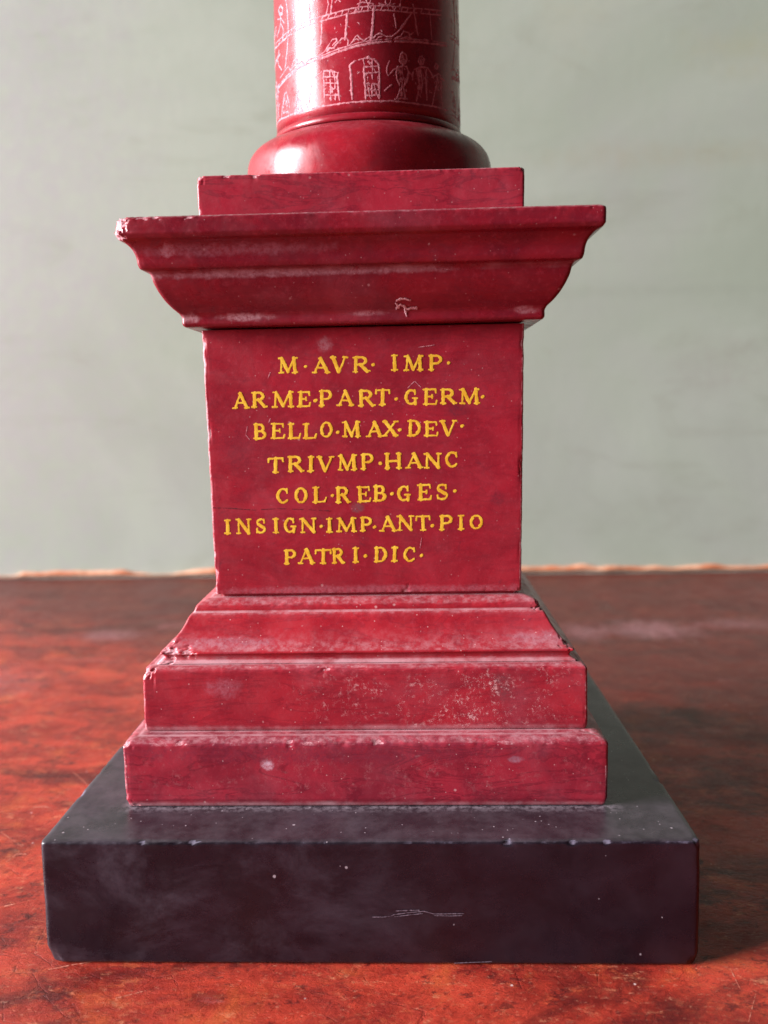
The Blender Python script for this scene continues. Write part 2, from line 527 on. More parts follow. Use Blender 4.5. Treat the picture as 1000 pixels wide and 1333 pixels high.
def relief(name, segs, res, place, height, mat, parent, wob=0.0, wobk=5, dropout=None, edge=1.0):
    """brush or burin strokes (x0,y0,x1,y1,r0,r1) merged into one outline, meshed, and laid on a surface by place(x, y, height)"""
    segs = np.array(segs, dtype=float)
    pad = segs[:, 4:].max() * 1.6 + res * 2
    x0 = min(segs[:, 0].min(), segs[:, 2].min()) - pad
    x1 = max(segs[:, 0].max(), segs[:, 2].max()) + pad
    y0 = min(segs[:, 1].min(), segs[:, 3].min()) - pad
    y1 = max(segs[:, 1].max(), segs[:, 3].max()) + pad
    nx, ny = int((x1 - x0) / res) + 2, int((y1 - y0) / res) + 2
    X = x0 + np.arange(nx) * res
    Y = y0 + np.arange(ny) * res
    D = np.full((ny, nx), 1e3)
    for (ax, ay, bx, by, r0, r1) in segs:
        m = max(r0, r1) * 1.6 + 3 * res
        i0, i1 = max(0, int((min(ax, bx) - m - x0) / res)), min(nx, int((max(ax, bx) + m - x0) / res) + 2)
        j0, j1 = max(0, int((min(ay, by) - m - y0) / res)), min(ny, int((max(ay, by) + m - y0) / res) + 2)
        gx, gy = np.meshgrid(X[i0:i1], Y[j0:j1])
        dx, dy = bx - ax, by - ay
        L2 = dx * dx + dy * dy + 1e-12
        t = np.clip(((gx - ax) * dx + (gy - ay) * dy) / L2, 0, 1)
        d = np.hypot(gx - ax - t * dx, gy - ay - t * dy) - (r0 + (r1 - r0) * t)
        D[j0:j1, i0:i1] = np.minimum(D[j0:j1, i0:i1], d)
    D = D + wob * blurred_noise(D.shape, wobk) * 0.6 + wob * blurred_noise(D.shape, max(1, wobk // 3)) * 0.4
    if dropout:
        D = D + np.clip(blurred_noise(D.shape, dropout[0]) - dropout[1], 0, 3) * dropout[2]
    verts, faces, vid = [], [], {}

    def vert(x, y, d):
        verts.append(place(x, y, height * min(1.0, max(0.0, -d) / edge)))
        return len(verts) - 1

    def grid_v(j, i):
        k = (j, i)
        if k not in vid:
            vid[k] = vert(X[i], Y[j], D[j, i])
        return vid[k]

    def edge_v(a, b):
        k = (a, b) if a < b else (b, a)
        if k not in vid:
            da, db = D[k[0]], D[k[1]]
            t = da / (da - db)
            vid[k] = vert(X[k[0][1]] + (X[k[1][1]] - X[k[0][1]]) * t, Y[k[0][0]] + (Y[k[1][0]] - Y[k[0][0]]) * t, 0)
        return vid[k]

    ins = D < 0
    cells = np.argwhere(ins[:-1, :-1] | ins[1:, :-1] | ins[:-1, 1:] | ins[1:, 1:])
    for (j, i) in cells:
        j, i = int(j), int(i)
        c = ((j, i), (j, i + 1), (j + 1, i + 1), (j + 1, i))
        for tri in ((c[0], c[1], c[2]), (c[0], c[2], c[3])):
            s = [D[q] < 0 for q in tri]
            if not any(s):
                continue
            poly = []
            for a in range(3):
                b = (a + 1) % 3
                if s[a]:
                    poly.append(grid_v(*tri[a]))
                if s[a] != s[b]:
                    poly.append(edge_v(tri[a], tri[b]))
            if len(set(poly)) >= 3:
                faces.append(tuple(poly))
    return link_mesh(name, verts, faces, mat, parent, True)


# pixel of the survey photograph -> point on a surface that is already placed (used only to read off where marks sit on it)
def ray(px, py):
    return CF + CR * ((px - 500) / FPX) - CU * ((py - 666.5) / FPX)


def on_front(px, py, y):
    d = ray(px, py)
    return CC + d * ((y - CC.y) / d.y)


# ------------------------------------------------------------------ setting: table and wall
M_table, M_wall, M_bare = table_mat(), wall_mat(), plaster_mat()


def slab(name, x0, x1, y0, y1, z0, z1, mat, bev=0.004, parent=None):
    bm = bmesh.new()
    bmesh.ops.create_cube(bm, size=1)
    for v in bm.verts:
        v.co = Vector(((x0 + x1) / 2 + v.co.x * (x1 - x0), (y0 + y1) / 2 + v.co.y * (y1 - y0), (z0 + z1) / 2 + v.co.z * (z1 - z0)))
    bmesh.ops.bevel(bm, geom=bm.edges[:], offset=bev, segments=3, affect='EDGES', profile=0.5)
    me = bpy.data.meshes.new(name)
    bm.to_mesh(me)
    bm.free()
    me.materials.append(mat)
    me.polygons.foreach_set('use_smooth', [False] * len(me.polygons))
    o = bpy.data.objects.new(name, me)
    col.objects.link(o)
    if parent:
        o.parent = parent
    return o


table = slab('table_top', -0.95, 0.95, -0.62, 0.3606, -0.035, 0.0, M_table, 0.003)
table.rotation_euler = (0, 0, -0.0108)
table['kind'] = 'structure'
table['label'] = 'worn red-brown polished table top under the red stone monument'
table['category'] = 'table'

WROT = -0.0108
wall = slab('wall', -1.6, 1.6, 0.0, 0.06, -0.5, 1.35, M_wall, 0.002)
wall.location = (0, 0.3612, 0)
wall.rotation_euler = (0, 0, WROT)
wall['kind'] = 'structure'
wall['label'] = 'pale green painted wall standing behind the table top'
wall['category'] = 'wall'

# the bare, splintered bottom edge of the green panel just above the table
verts, faces = [], []
nseg, ring = 520, 7
for i in range(nseg + 1):
    x = -0.93 + 1.86 * i / nseg
    hgt = 0.0040 + 0.0022 * mnoise.noise(Vector((x * 26, 3, 0))) + 0.0016 * mnoise.noise(Vector((x * 75, 9, 0)))
    gap = max(0.0, mnoise.noise(Vector((x * 14, 20, 5))) - 0.08) * 0.016
    hgt = max(0.0006, hgt - gap)
    thick = 0.0030 + 0.0012 * mnoise.noise(Vector((x * 60, 1, 7)))
    for k in range(ring):
        a = math.pi * k / (ring - 1)
        verts.append((x, -0.0002 - thick * math.sin(a) * 0.9, 0.0012 + hgt * 0.5 - hgt * 0.5 * math.cos(a)))
for i in range(nseg):
    for k in range(ring - 1):
        a = i * ring + k
        faces.append((a, a + ring, a + ring + 1, a + 1))
strip = link_mesh('bare_edge', verts, faces, M_bare, wall)
strip['label'] = 'orange bare wood showing along the broken bottom edge of the wall'

# ------------------------------------------------------------------ the monument
mon = bpy.data.objects.new('column_monument', None)
mon.empty_display_size = 0.05
col.objects.link(mon)
mon['label'] = 'red marble model column on a stepped black-based pedestal painted with a yellow Latin inscription'
mon['category'] = 'monument model'

M_black = black_stone()
M_paint = paint_mat()
M_pale = scratch_mat('pale_chipped_stone', (0.72, 0.44, 0.46), (0.50, 0.20, 0.24))
M_engr = scratch_mat('scratched_stone', (0.66, 0.30, 0.33), (0.42, 0.10, 0.13))
M_hair = scratch_mat('hairline_scratch', (0.20, 0.15, 0.19), (0.09, 0.06, 0.08))

# black plinth
XL = -0.0004
square_tier('plinth', [
    (0.0700, 0.0001, 0, 0, 0), (0.0748, 0.0001, 0.0003, 0.1, 0), (0.0755, 0.0007, 0.0004, 0.15, 0),
    (0.0752, 0.0301, 0.0007, 0.85, 0), (0.0740, 0.0303, 0, 0.0, 0), (0.0625, 0.0303, 0, 0, 0), (0.0608, 0.0303, 0, 0, 0.55), (0.0594, 0.0303, 0, 0, 1.0), (0.0570, 0.0303, 0, 0, 1.0), (0.045, 0.0303, 0, 0, 0)],
    M_black, mon, 0.0003, 0.0, 0.0011, rough_amp=0.00022, seed=1.5, cornwear=0.45,
    chips=[(-0.0510, -0.0752, 0.0303, 0.0009, 0.0004), (-0.0395, -0.0752, 0.0303, 0.0011, 0.0005), (0.0327, -0.0752, 0.0303, 0.0014, 0.0008), (0.047, -0.0752, 0.0303, 0.0012, 0.0005),
           (0.0754, -0.045, 0.0302, 0.0016, 0.0008), (-0.0750, -0.052, 0.0302, 0.0014, 0.0006),
           (-0.0750, -0.02, 0.0302, 0.0016, 0.0007), (0.0754, -0.0752, 0.0303, 0.0018, 0.0006), (0.0545, -0.0752, 0.0303, 0.0010, 0.0005), (-0.0755, -0.0755, 0.0, 0.0042, 0.0013, 1), (0.0758, -0.0755, 0.0, 0.0030, 0.0008, 1)])

R_step = red_stone('red_marble_lower_step', A=(0.36, 0.021, 0.040), B=(0.23, 0.014, 0.029), rough=0.34, specks=0.45, haze=0.27, seed=1.0, streak=0.55,
                   stains=[((-0.0243, -0.0591, 0.0414), (0.0016, 0.004, 0.0011), (0.72, 0.46, 0.55), 0.95),
                           ((0.036, -0.0591, 0.0424), (0.0016, 0.004, 0.0008), (0.42, 0.25, 0.33), 0.6),
                           ((-0.01, -0.0591, 0.0445), (0.05, 0.004, 0.0028), (0.17, 0.022, 0.045), 0.55)],
                   scuffs=[((0.0, -0.0591, 0.0385), (0.06, 0.006, 0.006), 0.16)])
square_tier('lower_step', [
    (0.050, 0.0304, 0, 0, 0), (0.0586, 0.0304, 0.0003, 0.2, 0.9), (0.0589, 0.0309, 0.0003, 0.1, 0.8), (0.0593, 0.0325, 0, 0, 0),
    (0.0593, 0.0468, 0.0009, 0.85, 0.1), (0.0577, 0.0476, 0.0009, 0.25, 0.3), (0.0560, 0.0477, 0, 0, 1.0), (0.0535, 0.0477, 0, 0, 1.0), (0.045, 0.0477, 0, 0, 0)],
    R_step, mon, -0.0009, 0.0, 0.0006, rough_amp=0.00022, seed=4.0,
    chips=[(-0.0600, -0.0591, 0.0474, 0.0017, 0.0008), (-0.0460, -0.0591, 0.0473, 0.0010, 0.0005), (-0.019, -0.0591, 0.0472, 0.0010, 0.0004), (0.003, -0.0591, 0.0472, 0.0013, 0.0005), (-0.0581, -0.0591, 0.0304, 0.0014, 0.0006)])

R_up = red_stone('red_marble_upper_step', A=(0.39, 0.020, 0.034), B=(0.28, 0.014, 0.027), rough=0.34, specks=0.55, haze=0.23, seed=2.3, streak=0.35,
                 stains=[((-0.036, -0.0537, 0.0592), (0.0042, 0.004, 0.0024), (0.42, 0.13, 0.17), 0.55), ((0.0335, -0.0537, 0.0590), (0.0022, 0.004, 0.0034), (0.15, 0.055, 0.065), 0.55)],
                 scuffs=[((0.030, -0.0537, 0.0555), (0.030, 0.006, 0.0065), 0.85), ((-0.006, -0.0537, 0.0575), (0.007, 0.006, 0.007), 0.55)])
square_tier('upper_step', [
    (0.045, 0.0478, 0, 0, 0), (0.0551, 0.0478, 0.0003, 0.2, 0.9), (0.0554, 0.0484, 0.0003, 0.1, 0.7), (0.0555, 0.0500, 0, 0, 0),
    (0.0553, 0.0634, 0.0006, 0.7, 0.1), (0.0545, 0.0641, 0.0005, 0.2, 0.2), (0.0528, 0.0643, 0, 0, 1.0), (0.045, 0.0643, 0, 0, 0)],
    R_up, mon, -0.0009, 0.0018, 0.0006, rough_amp=0.00018, seed=7.0,
    chips=[(-0.0563, -0.0536, 0.0638, 0.0026, 0.0012), (-0.01, -0.0536, 0.064, 0.001, 0.0004)])

R_base = red_stone('red_marble_base_moulding', A=(0.40, 0.017, 0.028), B=(0.29, 0.011, 0.020), rough=0.30, specks=0.5, haze=0.24, seed=3.7, streak=0.3,
                   stains=[((-0.036, -0.050, 0.0690), (0.014, 0.006, 0.0012), (0.40, 0.16, 0.20), 0.6), ((0.044, -0.050, 0.0695), (0.008, 0.006, 0.0014), (0.44, 0.20, 0.24), 0.6)])
square_tier('base_moulding', [
    (0.045, 0.0644, 0, 0, 0), (0.0530, 0.0644, 0, 0, 1.0), (0.0522, 0.0647, 0.0003, 0, 1.0), (0.0512, 0.0655, 0.0004, 0, 0.6), (0.0516, 0.0664, 0.0003, 0.1, 0.1), (0.0524, 0.0668, 0.0003, 0.5, 0),
    (0.0521, 0.0673, 0.0002, 0.3, 0), (0.0511, 0.0679, 0.0004, 0, 0.4), (0.0500, 0.0688, 0.0006, 0, 0.3), (0.0488, 0.0702, 0.0008, 0, 0.0), (0.0478, 0.0716, 0.0008, 0, 0), (0.0470, 0.0730, 0.0008, 0, 0), (0.0463, 0.0744, 0.0006, 0.25, 0),
    (0.0457, 0.0753, 0.0003, 0.3, 0), (0.0449, 0.0757, 0.0003, 0, 0.9), (0.0448, 0.0765, 0.0003, 0.2, 0.3), (0.0444, 0.0774, 0.0004, 0.6, 0.3), (0.0435, 0.0780, 0.0003, 0.2, 0.5), (0.0410, 0.0789, 0, 0.2, 1.0), (0.036, 0.0791, 0, 0, 1.0)],
    R_base, mon, -0.0004, 0.002, 0.0006, rough_amp=0.0002, seed=9.0, cornwear=0.6,
    chips=[(-0.0500, -0.0504, 0.0670, 0.0024, 0.0011), (-0.0460, -0.0504, 0.0670, 0.0018, 0.0009), (0.0512, -0.0490, 0.0690, 0.0022, 0.0010), (0.0445, -0.0430, 0.0775, 0.0018, 0.0009)])

R_die = red_stone('red_marble_die', A=(0.355, 0.016, 0.031), B=(0.265, 0.012, 0.024), rough=0.33, specks=0.30, haze=0.13, seed=5.1, streak=0.22,
                  stains=[((-0.0093, -0.0402, 0.1437), (0.0017, 0.004, 0.0015), (0.42, 0.17, 0.20), 0.7), ((-0.0022, -0.0402, 0.1022), (0.0016, 0.004, 0.0012), (0.17, 0.075, 0.085), 0.85),
                          ((0.0235, -0.0402, 0.1263), (0.0024, 0.004, 0.0016), (0.13, 0.02, 0.035), 0.6), ((0.0, -0.0402, 0.0805), (0.045, 0.004, 0.0011), (0.44, 0.14, 0.18), 0.5),
                          ((-0.033, -0.0402, 0.118), (0.004, 0.004, 0.004), (0.16, 0.02, 0.035), 0.45), ((0.034, -0.0402, 0.104), (0.0018, 0.004, 0.0018), (0.12, 0.02, 0.035), 0.5)])
square_tier('die', [
    (0.030, 0.0786, 0, 0, 0), (0.0385, 0.0786, 0, 0, 0), (0.0388, 0.0796, 0.0001, 0, 0), (0.0400, 0.0798, 0.0002, 0.9, 0.2), (0.0400, 0.0805, 0, 0.3, 0.4),
    (0.0402, 0.112, 0, 0, 0), (0.04045, 0.1478, 0.0002, 0.2, 0.2), (0.036, 0.1480, 0, 0, 0)],
    R_die, mon, 0.0, 0.0, 0.0004, rough_amp=0.00026, seed=12.0, cornwear=1.05,
    chips=[(-0.0402, -0.0402, 0.122, 0.0012, 0.0005), (-0.0402, -0.0402, 0.139, 0.0013, 0.0005), (-0.0402, -0.0402, 0.085, 0.0015, 0.0006), (0.0404, -0.0402, 0.143, 0.0012, 0.0005), (0.010, -0.0401, 0.0799, 0.0011, 0.0004), (-0.0402, -0.0402, 0.1445, 0.0011, 0.0005), (0.0402, -0.0402, 0.080, 0.0013, 0.0006), (0.0404, -0.0402, 0.098, 0.0009, 0.0004)])

R_corn = red_stone('red_marble_cornice', A=(0.245, 0.0095, 0.020), B=(0.165, 0.0075, 0.017), rough=0.28, specks=0.25, haze=0.18, seed=6.6, streak=0.25, dustk=1.0,
                   stains=[((-0.0445, -0.053, 0.1650), (0.0018, 0.006, 0.0012), (0.50, 0.22, 0.26), 0.75), ((-0.030, -0.053, 0.1650), (0.022, 0.006, 0.0012), (0.36, 0.12, 0.16), 0.55),
                           ((-0.028, -0.0445, 0.1503), (0.006, 0.004, 0.0009), (0.55, 0.29, 0.32), 0.75), ((-0.042, -0.0445, 0.1503), (0.0022, 0.004, 0.0010), (0.55, 0.29, 0.32), 0.7), ((0.001, -0.0445, 0.1506), (0.004, 0.004, 0.0006), (0.50, 0.24, 0.27), 0.6),
                           ((0.040, -0.0445, 0.1506), (0.003, 0.004, 0.0008), (0.50, 0.24, 0.27), 0.5), ((-0.020, -0.0500, 0.1598), (0.034, 0.004, 0.0008), (0.46, 0.21, 0.25), 0.75)])
CORN = [
    (0.038, 0.1481, 0, 0, 0), (0.0441, 0.1483, 0.0003, 0.3, 0), (0.0446, 0.1489, 0.0003, 0.35, 0), (0.0446, 0.1506, 0.0003, 0.25, 0.2), (0.0450, 0.1514, 0.0003, 0, 0.3), (0.0464, 0.1527, 0.0005, 0, 0), (0.0477, 0.1543, 0.0006, 0, 0), (0.0488, 0.1562, 0.0006, 0, 0), (0.0496, 0.1580, 0.0006, 0, 0),
    (0.0501, 0.1600, 0.0003, 0, 0.55), (0.0505, 0.1608, 0.0003, 0, 0.6), (0.0520, 0.1612, 0.0003, 0.35, 0), (0.0524, 0.1622, 0.0005, 0, 0), (0.0526, 0.1640, 0.0007, 0, 0), (0.0532, 0.1656, 0.0006, 0, 0.1), (0.0545, 0.1670, 0.0004, 0, 0), (0.0558, 0.1675, 0.0003, 0.3, 0),
    (0.0564, 0.1684, 0.0003, 0.3, 0), (0.0564, 0.1718, 0.0005, 0.8, 0), (0.0555, 0.1723, 0.0002, 0.2, 0), (0.042, 0.1723, 0, 0, 0.7), (0.036, 0.1723, 0, 0, 0)]
square_tier('cornice', CORN, R_corn, mon, 0.0003, 0.0, 0.0009, rough_amp=0.0002, seed=15.0, cornwear=0.5,
            chips=[(-0.0561, -0.0564, 0.1715, 0.0036, 0.0019), (-0.0561, -0.0564, 0.1680, 0.0024, 0.0010), (-0.049, -0.0564, 0.1722, 0.0013, 0.0005), (-0.038, -0.0564, 0.1722, 0.0012, 0.0005), (0.012, -0.0564, 0.1722, 0.0008, 0.0003), (-0.046, -0.0564, 0.1722, 0.0011, 0.0005)])

R_aba = red_stone('red_marble_abacus', A=(0.37, 0.018, 0.036), B=(0.28, 0.013, 0.027), rough=0.34, specks=0.22, haze=0.15, seed=8.2, streak=0.5)
square_tier('abacus', [
    (0.034, 0.1724, 0, 0, 0), (0.0401, 0.1724, 0.0002, 0.3, 0.5), (0.0402, 0.1732, 0, 0, 0.2), (0.0402, 0.1848, 0.0003, 0.75, 0), (0.0397, 0.1851, 0, 0.1, 0), (0.030, 0.1851, 0, 0, 0.2)],
    R_aba, mon, 0.0002, 0.0, 0.0005, rough_amp=0.0002, seed=18.0,
    chips=[(-0.0402, -0.0402, 0.1848, 0.0016, 0.0008), (-0.0325, -0.0402, 0.1851, 0.0010, 0.0005), (-0.0255, -0.0402, 0.1851, 0.0010, 0.0004), (0.0404, -0.0402, 0.1850, 0.0012, 0.0006), (-0.0398, -0.0402, 0.176, 0.0008, 0.0004)])

# torus, base ring and shaft of the column
CXC, CYC = 0.0010, 0.0
R_tor = red_stone('red_marble_torus', A=(0.31, 0.0105, 0.020), B=(0.22, 0.0085, 0.017), rough=0.27, specks=0.20, haze=0.07, seed=9.9, streak=0.15, dustk=0.25)
lathe('torus', smooth_profile([(0.0300, 0.1828, 0, 0.5), (0.0325, 0.1846, 0, 0.3), (0.0342, 0.1875, 0, 0), (0.0350, 0.1912, 0, 0), (0.0351, 0.1945, 0, 0), (0.0344, 0.1976, 0, 0), (0.0327, 0.1999, 0, 0), (0.0303, 0.2015, 0, 0), (0.0281, 0.2024, 0, 0.2), (0.0266, 0.2029, 0, 0.6), (0.0250, 0.2030, 0, 0.6)], 8), R_tor, mon, CXC, CYC)
R_sha = red_stone('red_marble_shaft', A=(0.30, 0.0105, 0.021), B=(0.22, 0.0085, 0.017), rough=0.24, specks=0.22, haze=0.07, seed=11.3, streak=0.15, dustk=0.3)
lathe('base_ring', [(0.0240, 0.2031, 0, 0), (0.0265, 0.2031, 0, 0.4), (0.02690, 0.2033, 0.3, 0.4), (0.02695, 0.2038, 0.15, 0), (0.02685, 0.2043, 0, 0), (0.0267, 0.2047, 0.1, 0), (0.0265, 0.2049, 0, 0.4), (0.0240, 0.20495, 0, 0)], R_sha, mon, CXC, CYC)
SHR = 0.02635


def shaft_r(z):
    return SHR - 0.0003 * (z - 0.21) / 0.04


shaft = lathe('shaft', [(shaft_r(z), z, 0, 0) for z in np.linspace(0.2050, 0.305, 40)], R_sha, mon, CXC, CYC, 260)


# ------------------------------------------------------------------ painted inscription
# glyph strokes in a unit cell (x right, y up): polylines with a width, T thick, t thin
T, t, S = 0.215, 0.126, 0.110


def arc(cx, cy, rx, ry, a0, a1, n=12):
    return [(cx + rx * math.cos(math.radians(a0 + (a1 - a0) * i / n)), cy + ry * math.sin(math.radians(a0 + (a1 - a0) * i / n))) for i in range(n + 1)]


def ser(x, y, w=0.16):
    return ([(x - w, y), (x + w, y)], S)


def glyph(ch, asp):
    """asp = width/height, so that x serifs keep their length"""
    k = 1.0 / asp
    s = 0.17 * k

    def sr(x, y, w=1.0):
        return ([(x - s * w, y), (x + s * w, y)], S)
    lo, hi = 0.06, 0.94
    G = []
    if ch == 'I':
        G = [([(0.5, lo), (0.5, hi)], T), sr(0.5, lo), sr(0.5, hi)]
    elif ch == 'M':
        G = [([(0.17, lo), (0.20, hi)], t), ([(0.20, hi), (0.50, 0.10)], T * 0.95), ([(0.50, 0.10), (0.78, hi)], t), ([(0.78, hi), (0.83, lo)], T), sr(0.17, lo, 0.8), sr(0.83, lo, 0.9), sr(0.14, hi, 0.6), sr(0.84, hi, 0.6)]
    elif ch == 'A':
        G = [([(0.16, lo), (0.50, hi)], t), ([(0.48, hi), (0.84, lo)], T), ([(0.27, 0.36), (0.68, 0.36)], t * 0.9), sr(0.15, lo, 0.75), sr(0.85, lo, 0.8), ([(0.40, hi), (0.52, hi)], S)]
    elif ch == 'V':
        G = [([(0.16, hi), (0.48, lo)], T), ([(0.52, lo), (0.84, hi)], t), sr(0.16, hi, 0.85), sr(0.84, hi, 0.75)]
    elif ch in 'RPBD':
        x0 = 0.20
        G = [([(x0, lo), (x0, hi)], T), sr(x0 - 0.01, lo, 0.8), ([(x0 - s * 0.8, hi), (x0 + 0.2, hi)], S)]
        if ch == 'R':
            G += [([(x0, hi)] + arc(0.50, 0.72, 0.24, 0.22, 90, -90) + [(x0, 0.50)], t * 1.05), (arc(0.52, 0.72, 0.22, 0.18, 50, -50, 6), T * 0.85), ([(0.46, 0.50), (0.84, lo)], T * 0.95), ([(0.80, lo), (0.97, lo)], S)]
        if ch == 'P':
            G += [([(x0, hi)] + arc(0.55, 0.70, 0.28, 0.24, 90, -90) + [(x0, 0.46)], t * 1.05), (arc(0.58, 0.70, 0.25, 0.20, 50, -50, 6), T * 0.85)]
        if ch == 'B':
            G += [([(x0, hi)] + arc(0.50, 0.73, 0.23, 0.21, 90, -90) + [(x0, 0.52)], t), (arc(0.52, 0.73, 0.20, 0.16, 50, -50, 6), T * 0.75), ([(x0, 0.52)] + arc(0.54, 0.29, 0.29, 0.23, 90, -90) + [(x0, lo)], t), (arc(0.57, 0.29, 0.26, 0.18, 50, -50, 6), T * 0.85)]
        if ch == 'D':
            G += [([(x0, hi), (0.40, hi)] + arc(0.42, 0.50, 0.43, 0.44, 90, -90, 16) + [(x0, lo)], t), (arc(0.46, 0.50, 0.37, 0.34, 55, -55, 8), T * 0.9)]
    elif ch == 'E':
        G = [([(0.24, lo), (0.24, hi)], T), ([(0.08, lo), (0.86, lo)], S), ([(0.08, hi), (0.82, hi)], S), ([(0.24, 0.51), (0.62, 0.51)], t * 0.9), ([(0.86, lo), (0.92, 0.26)], S), ([(0.82, hi), (0.84, 0.74)], S), ([(0.62, 0.60), (0.62, 0.42)], S)]
    elif ch == 'L':
        G = [([(0.26, lo), (0.26, hi)], T), ([(0.08, lo), (0.86, lo)], S), sr(0.26, hi, 0.9), ([(0.86, lo), (0.93, 0.30)], S)]
    elif ch == 'T':
        G = [([(0.5, lo), (0.5, hi)], T), sr(0.5, lo, 0.95), ([(0.07, hi), (0.93, hi)], S * 1.05), ([(0.07, hi), (0.05, 0.72)], S), ([(0.93, hi), (0.95, 0.72)], S)]
    elif ch == 'G':
        G = [(arc(0.50, 0.50, 0.40, 0.43, 48, 318, 22), t), (arc(0.47, 0.50, 0.35, 0.36, 125, 235, 10), T * 0.85), ([(0.82, 0.06), (0.82, 0.40)], T * 0.8), ([(0.60, 0.42), (0.95, 0.42)], S), ([(0.78, 0.92), (0.80, 0.68)], S)]
    elif ch == 'C':
        G = [(arc(0.53, 0.50, 0.42, 0.43, 45, 318, 22), t), (arc(0.48, 0.50, 0.35, 0.36, 122, 238, 10), T * 0.85), ([(0.84, 0.92), (0.86, 0.68)], S)]
    elif ch == 'O':
        G = [(arc(0.5, 0.5, 0.41, 0.43, 0, 360, 26), t), (arc(0.47, 0.5, 0.34, 0.34, 130, 230, 8), T * 0.8), (arc(0.53, 0.5, 0.34, 0.34, -50, 50, 8), T * 0.8)]
    elif ch == 'X':
        G = [([(0.17, hi), (0.83, lo)], T), ([(0.82, hi), (0.18, lo)], t), sr(0.17, hi, 0.7), sr(0.83, lo, 0.75), sr(0.83, hi, 0.7), sr(0.17, lo, 0.7)]
    elif ch == 'N':
        G = [([(0.18, lo), (0.18, hi)], t), ([(0.18, hi), (0.82, lo)], T), ([(0.82, lo), (0.82, hi)], t), sr(0.18, lo, 0.75), sr(0.12, hi, 0.6), sr(0.84, hi, 0.75)]
    elif ch == 'H':
        G = [([(0.18, lo), (0.18, hi)], T), ([(0.80, lo), (0.80, hi)], T), ([(0.18, 0.50), (0.80, 0.50)], t)] + [sr(x, y, 0.75) for x in (0.18, 0.81) for y in (lo, hi)]
    elif ch == 'S':
        G = [(arc(0.50, 0.72, 0.33, 0.22, 35, 250, 14) + arc(0.50, 0.28, 0.36, 0.22, 70, -145, 14), t), ([(0.30, 0.62), (0.70, 0.40)], T * 0.95), ([(0.78, 0.93), (0.79, 0.70)], S), ([(0.17, 0.08), (0.16, 0.32)], S)]
    return G


DOT = '.'
INS = [
    ((375, 486.6, 567, 482.0, 21.0), [('M', 361.5, 389), (DOT, 398, 477), ('A', 406, 430), ('V', 430, 453), ('R', 458.5, 482.5), (DOT, 486, 474.7), ('I', 509, 518.4), ('M', 525, 552), ('P', 558, 577), (DOT, 584, 472.2)]),
    ((313, 531.5, 611, 525.7, 20.8), [('A', 302.5, 324.5), ('R', 327.3, 348), ('M', 353, 384.3), ('E', 387, 405.8), (DOT, 410.9, 521.3), ('P', 415.6, 433.5), ('A', 438.6, 461.2), ('R', 465.6, 489), ('T', 488.5, 507.8), (DOT, 516, 519.2), ('G', 526.5, 544), ('E', 550, 570.5), ('R', 572.6, 595), ('M', 597, 625.8), (DOT, 628.4, 516.3)]),
    ((338, 572.0, 560, 567.8, 20.5), [('B', 330, 348), ('E', 352, 372), ('L', 374, 392.4), ('L', 393.6, 413.2), ('O', 416.6, 433.5), (DOT, 439.8, 562.6), ('M', 445, 470.5), ('A', 476.8, 499), ('X', 497.8, 519), (DOT, 520.6, 559.5), ('D', 530.6, 549.4), ('E', 551.2, 571.6), ('V', 572, 595.4), (DOT, 602, 554.3)]),
    ((359, 615.5, 588, 608.5, 20.5), [('T', 348.5, 369.4), ('R', 374, 396.2), ('I', 400.3, 409.6), ('V', 412, 435.5), ('M', 438.6, 466), ('P', 470, 487.4), (DOT, 495.2, 603), ('H', 500, 524.3), ('A', 527.8, 551.2), ('N', 551.8, 575.2), ('C', 579.3, 597)]),
    ((368, 656.0, 575, 651.0, 21.0), [('C', 359.5, 376.4), ('O', 383.2, 400.8), ('L', 406, 426.3), (DOT, 433, 644.8), ('R', 436.7, 456.8), ('E', 464, 484.2), ('B', 486.2, 504.3), (DOT, 510.6, 642.7), ('G', 516.8, 534.7), ('E', 543, 563.3), ('S', 567.3, 584.3), (DOT, 592.5, 638.8)]),
    ((296, 696.0, 620, 689.2, 19.6), [('I', 290.8, 302), ('N', 307.2, 327.6), ('S', 332.8, 346.8), ('I', 354.6, 364), ('G', 369.6, 385.4), ('N', 390, 412.8), (DOT, 418.6, 685), ('I', 424, 434), ('M', 436.6, 465.8), ('P', 469, 485.4), (DOT, 487.6, 686), ('A', 494, 517.2), ('N', 517, 539.3), ('T', 541, 560.8), (DOT, 563, 684), ('P', 571.8, 590.6), ('I', 595.4, 605.2), ('O', 611, 629.3)]),
    ((378, 735.0, 533, 731.3, 19.6), [('P', 370, 386.8), ('A', 387.8, 410.4), ('T', 409.8, 431.8), ('R', 432.2, 449), ('I', 457.4, 469), (DOT, 476, 723.7), ('D', 487, 505.6), ('I', 508.6, 519.2), ('C', 524.8, 541.8), (DOT, 549, 723)]),
]
die_obj = [o for o in mon.children if o.name == 'die'][0]


def die_front(z):
    return -(0.0400 + (z - 0.0805) * (0.0002 / 0.0315) if z < 0.112 else 0.0402 + (z - 0.112) * (0.00025 / 0.0358))


def place_die(x, y, hh):
    p = on_front(x, y, -0.0402)
    p = on_front(x, y, die_front(p.z))
    return (p.x, p.y - 0.00004 - hh, p.z)


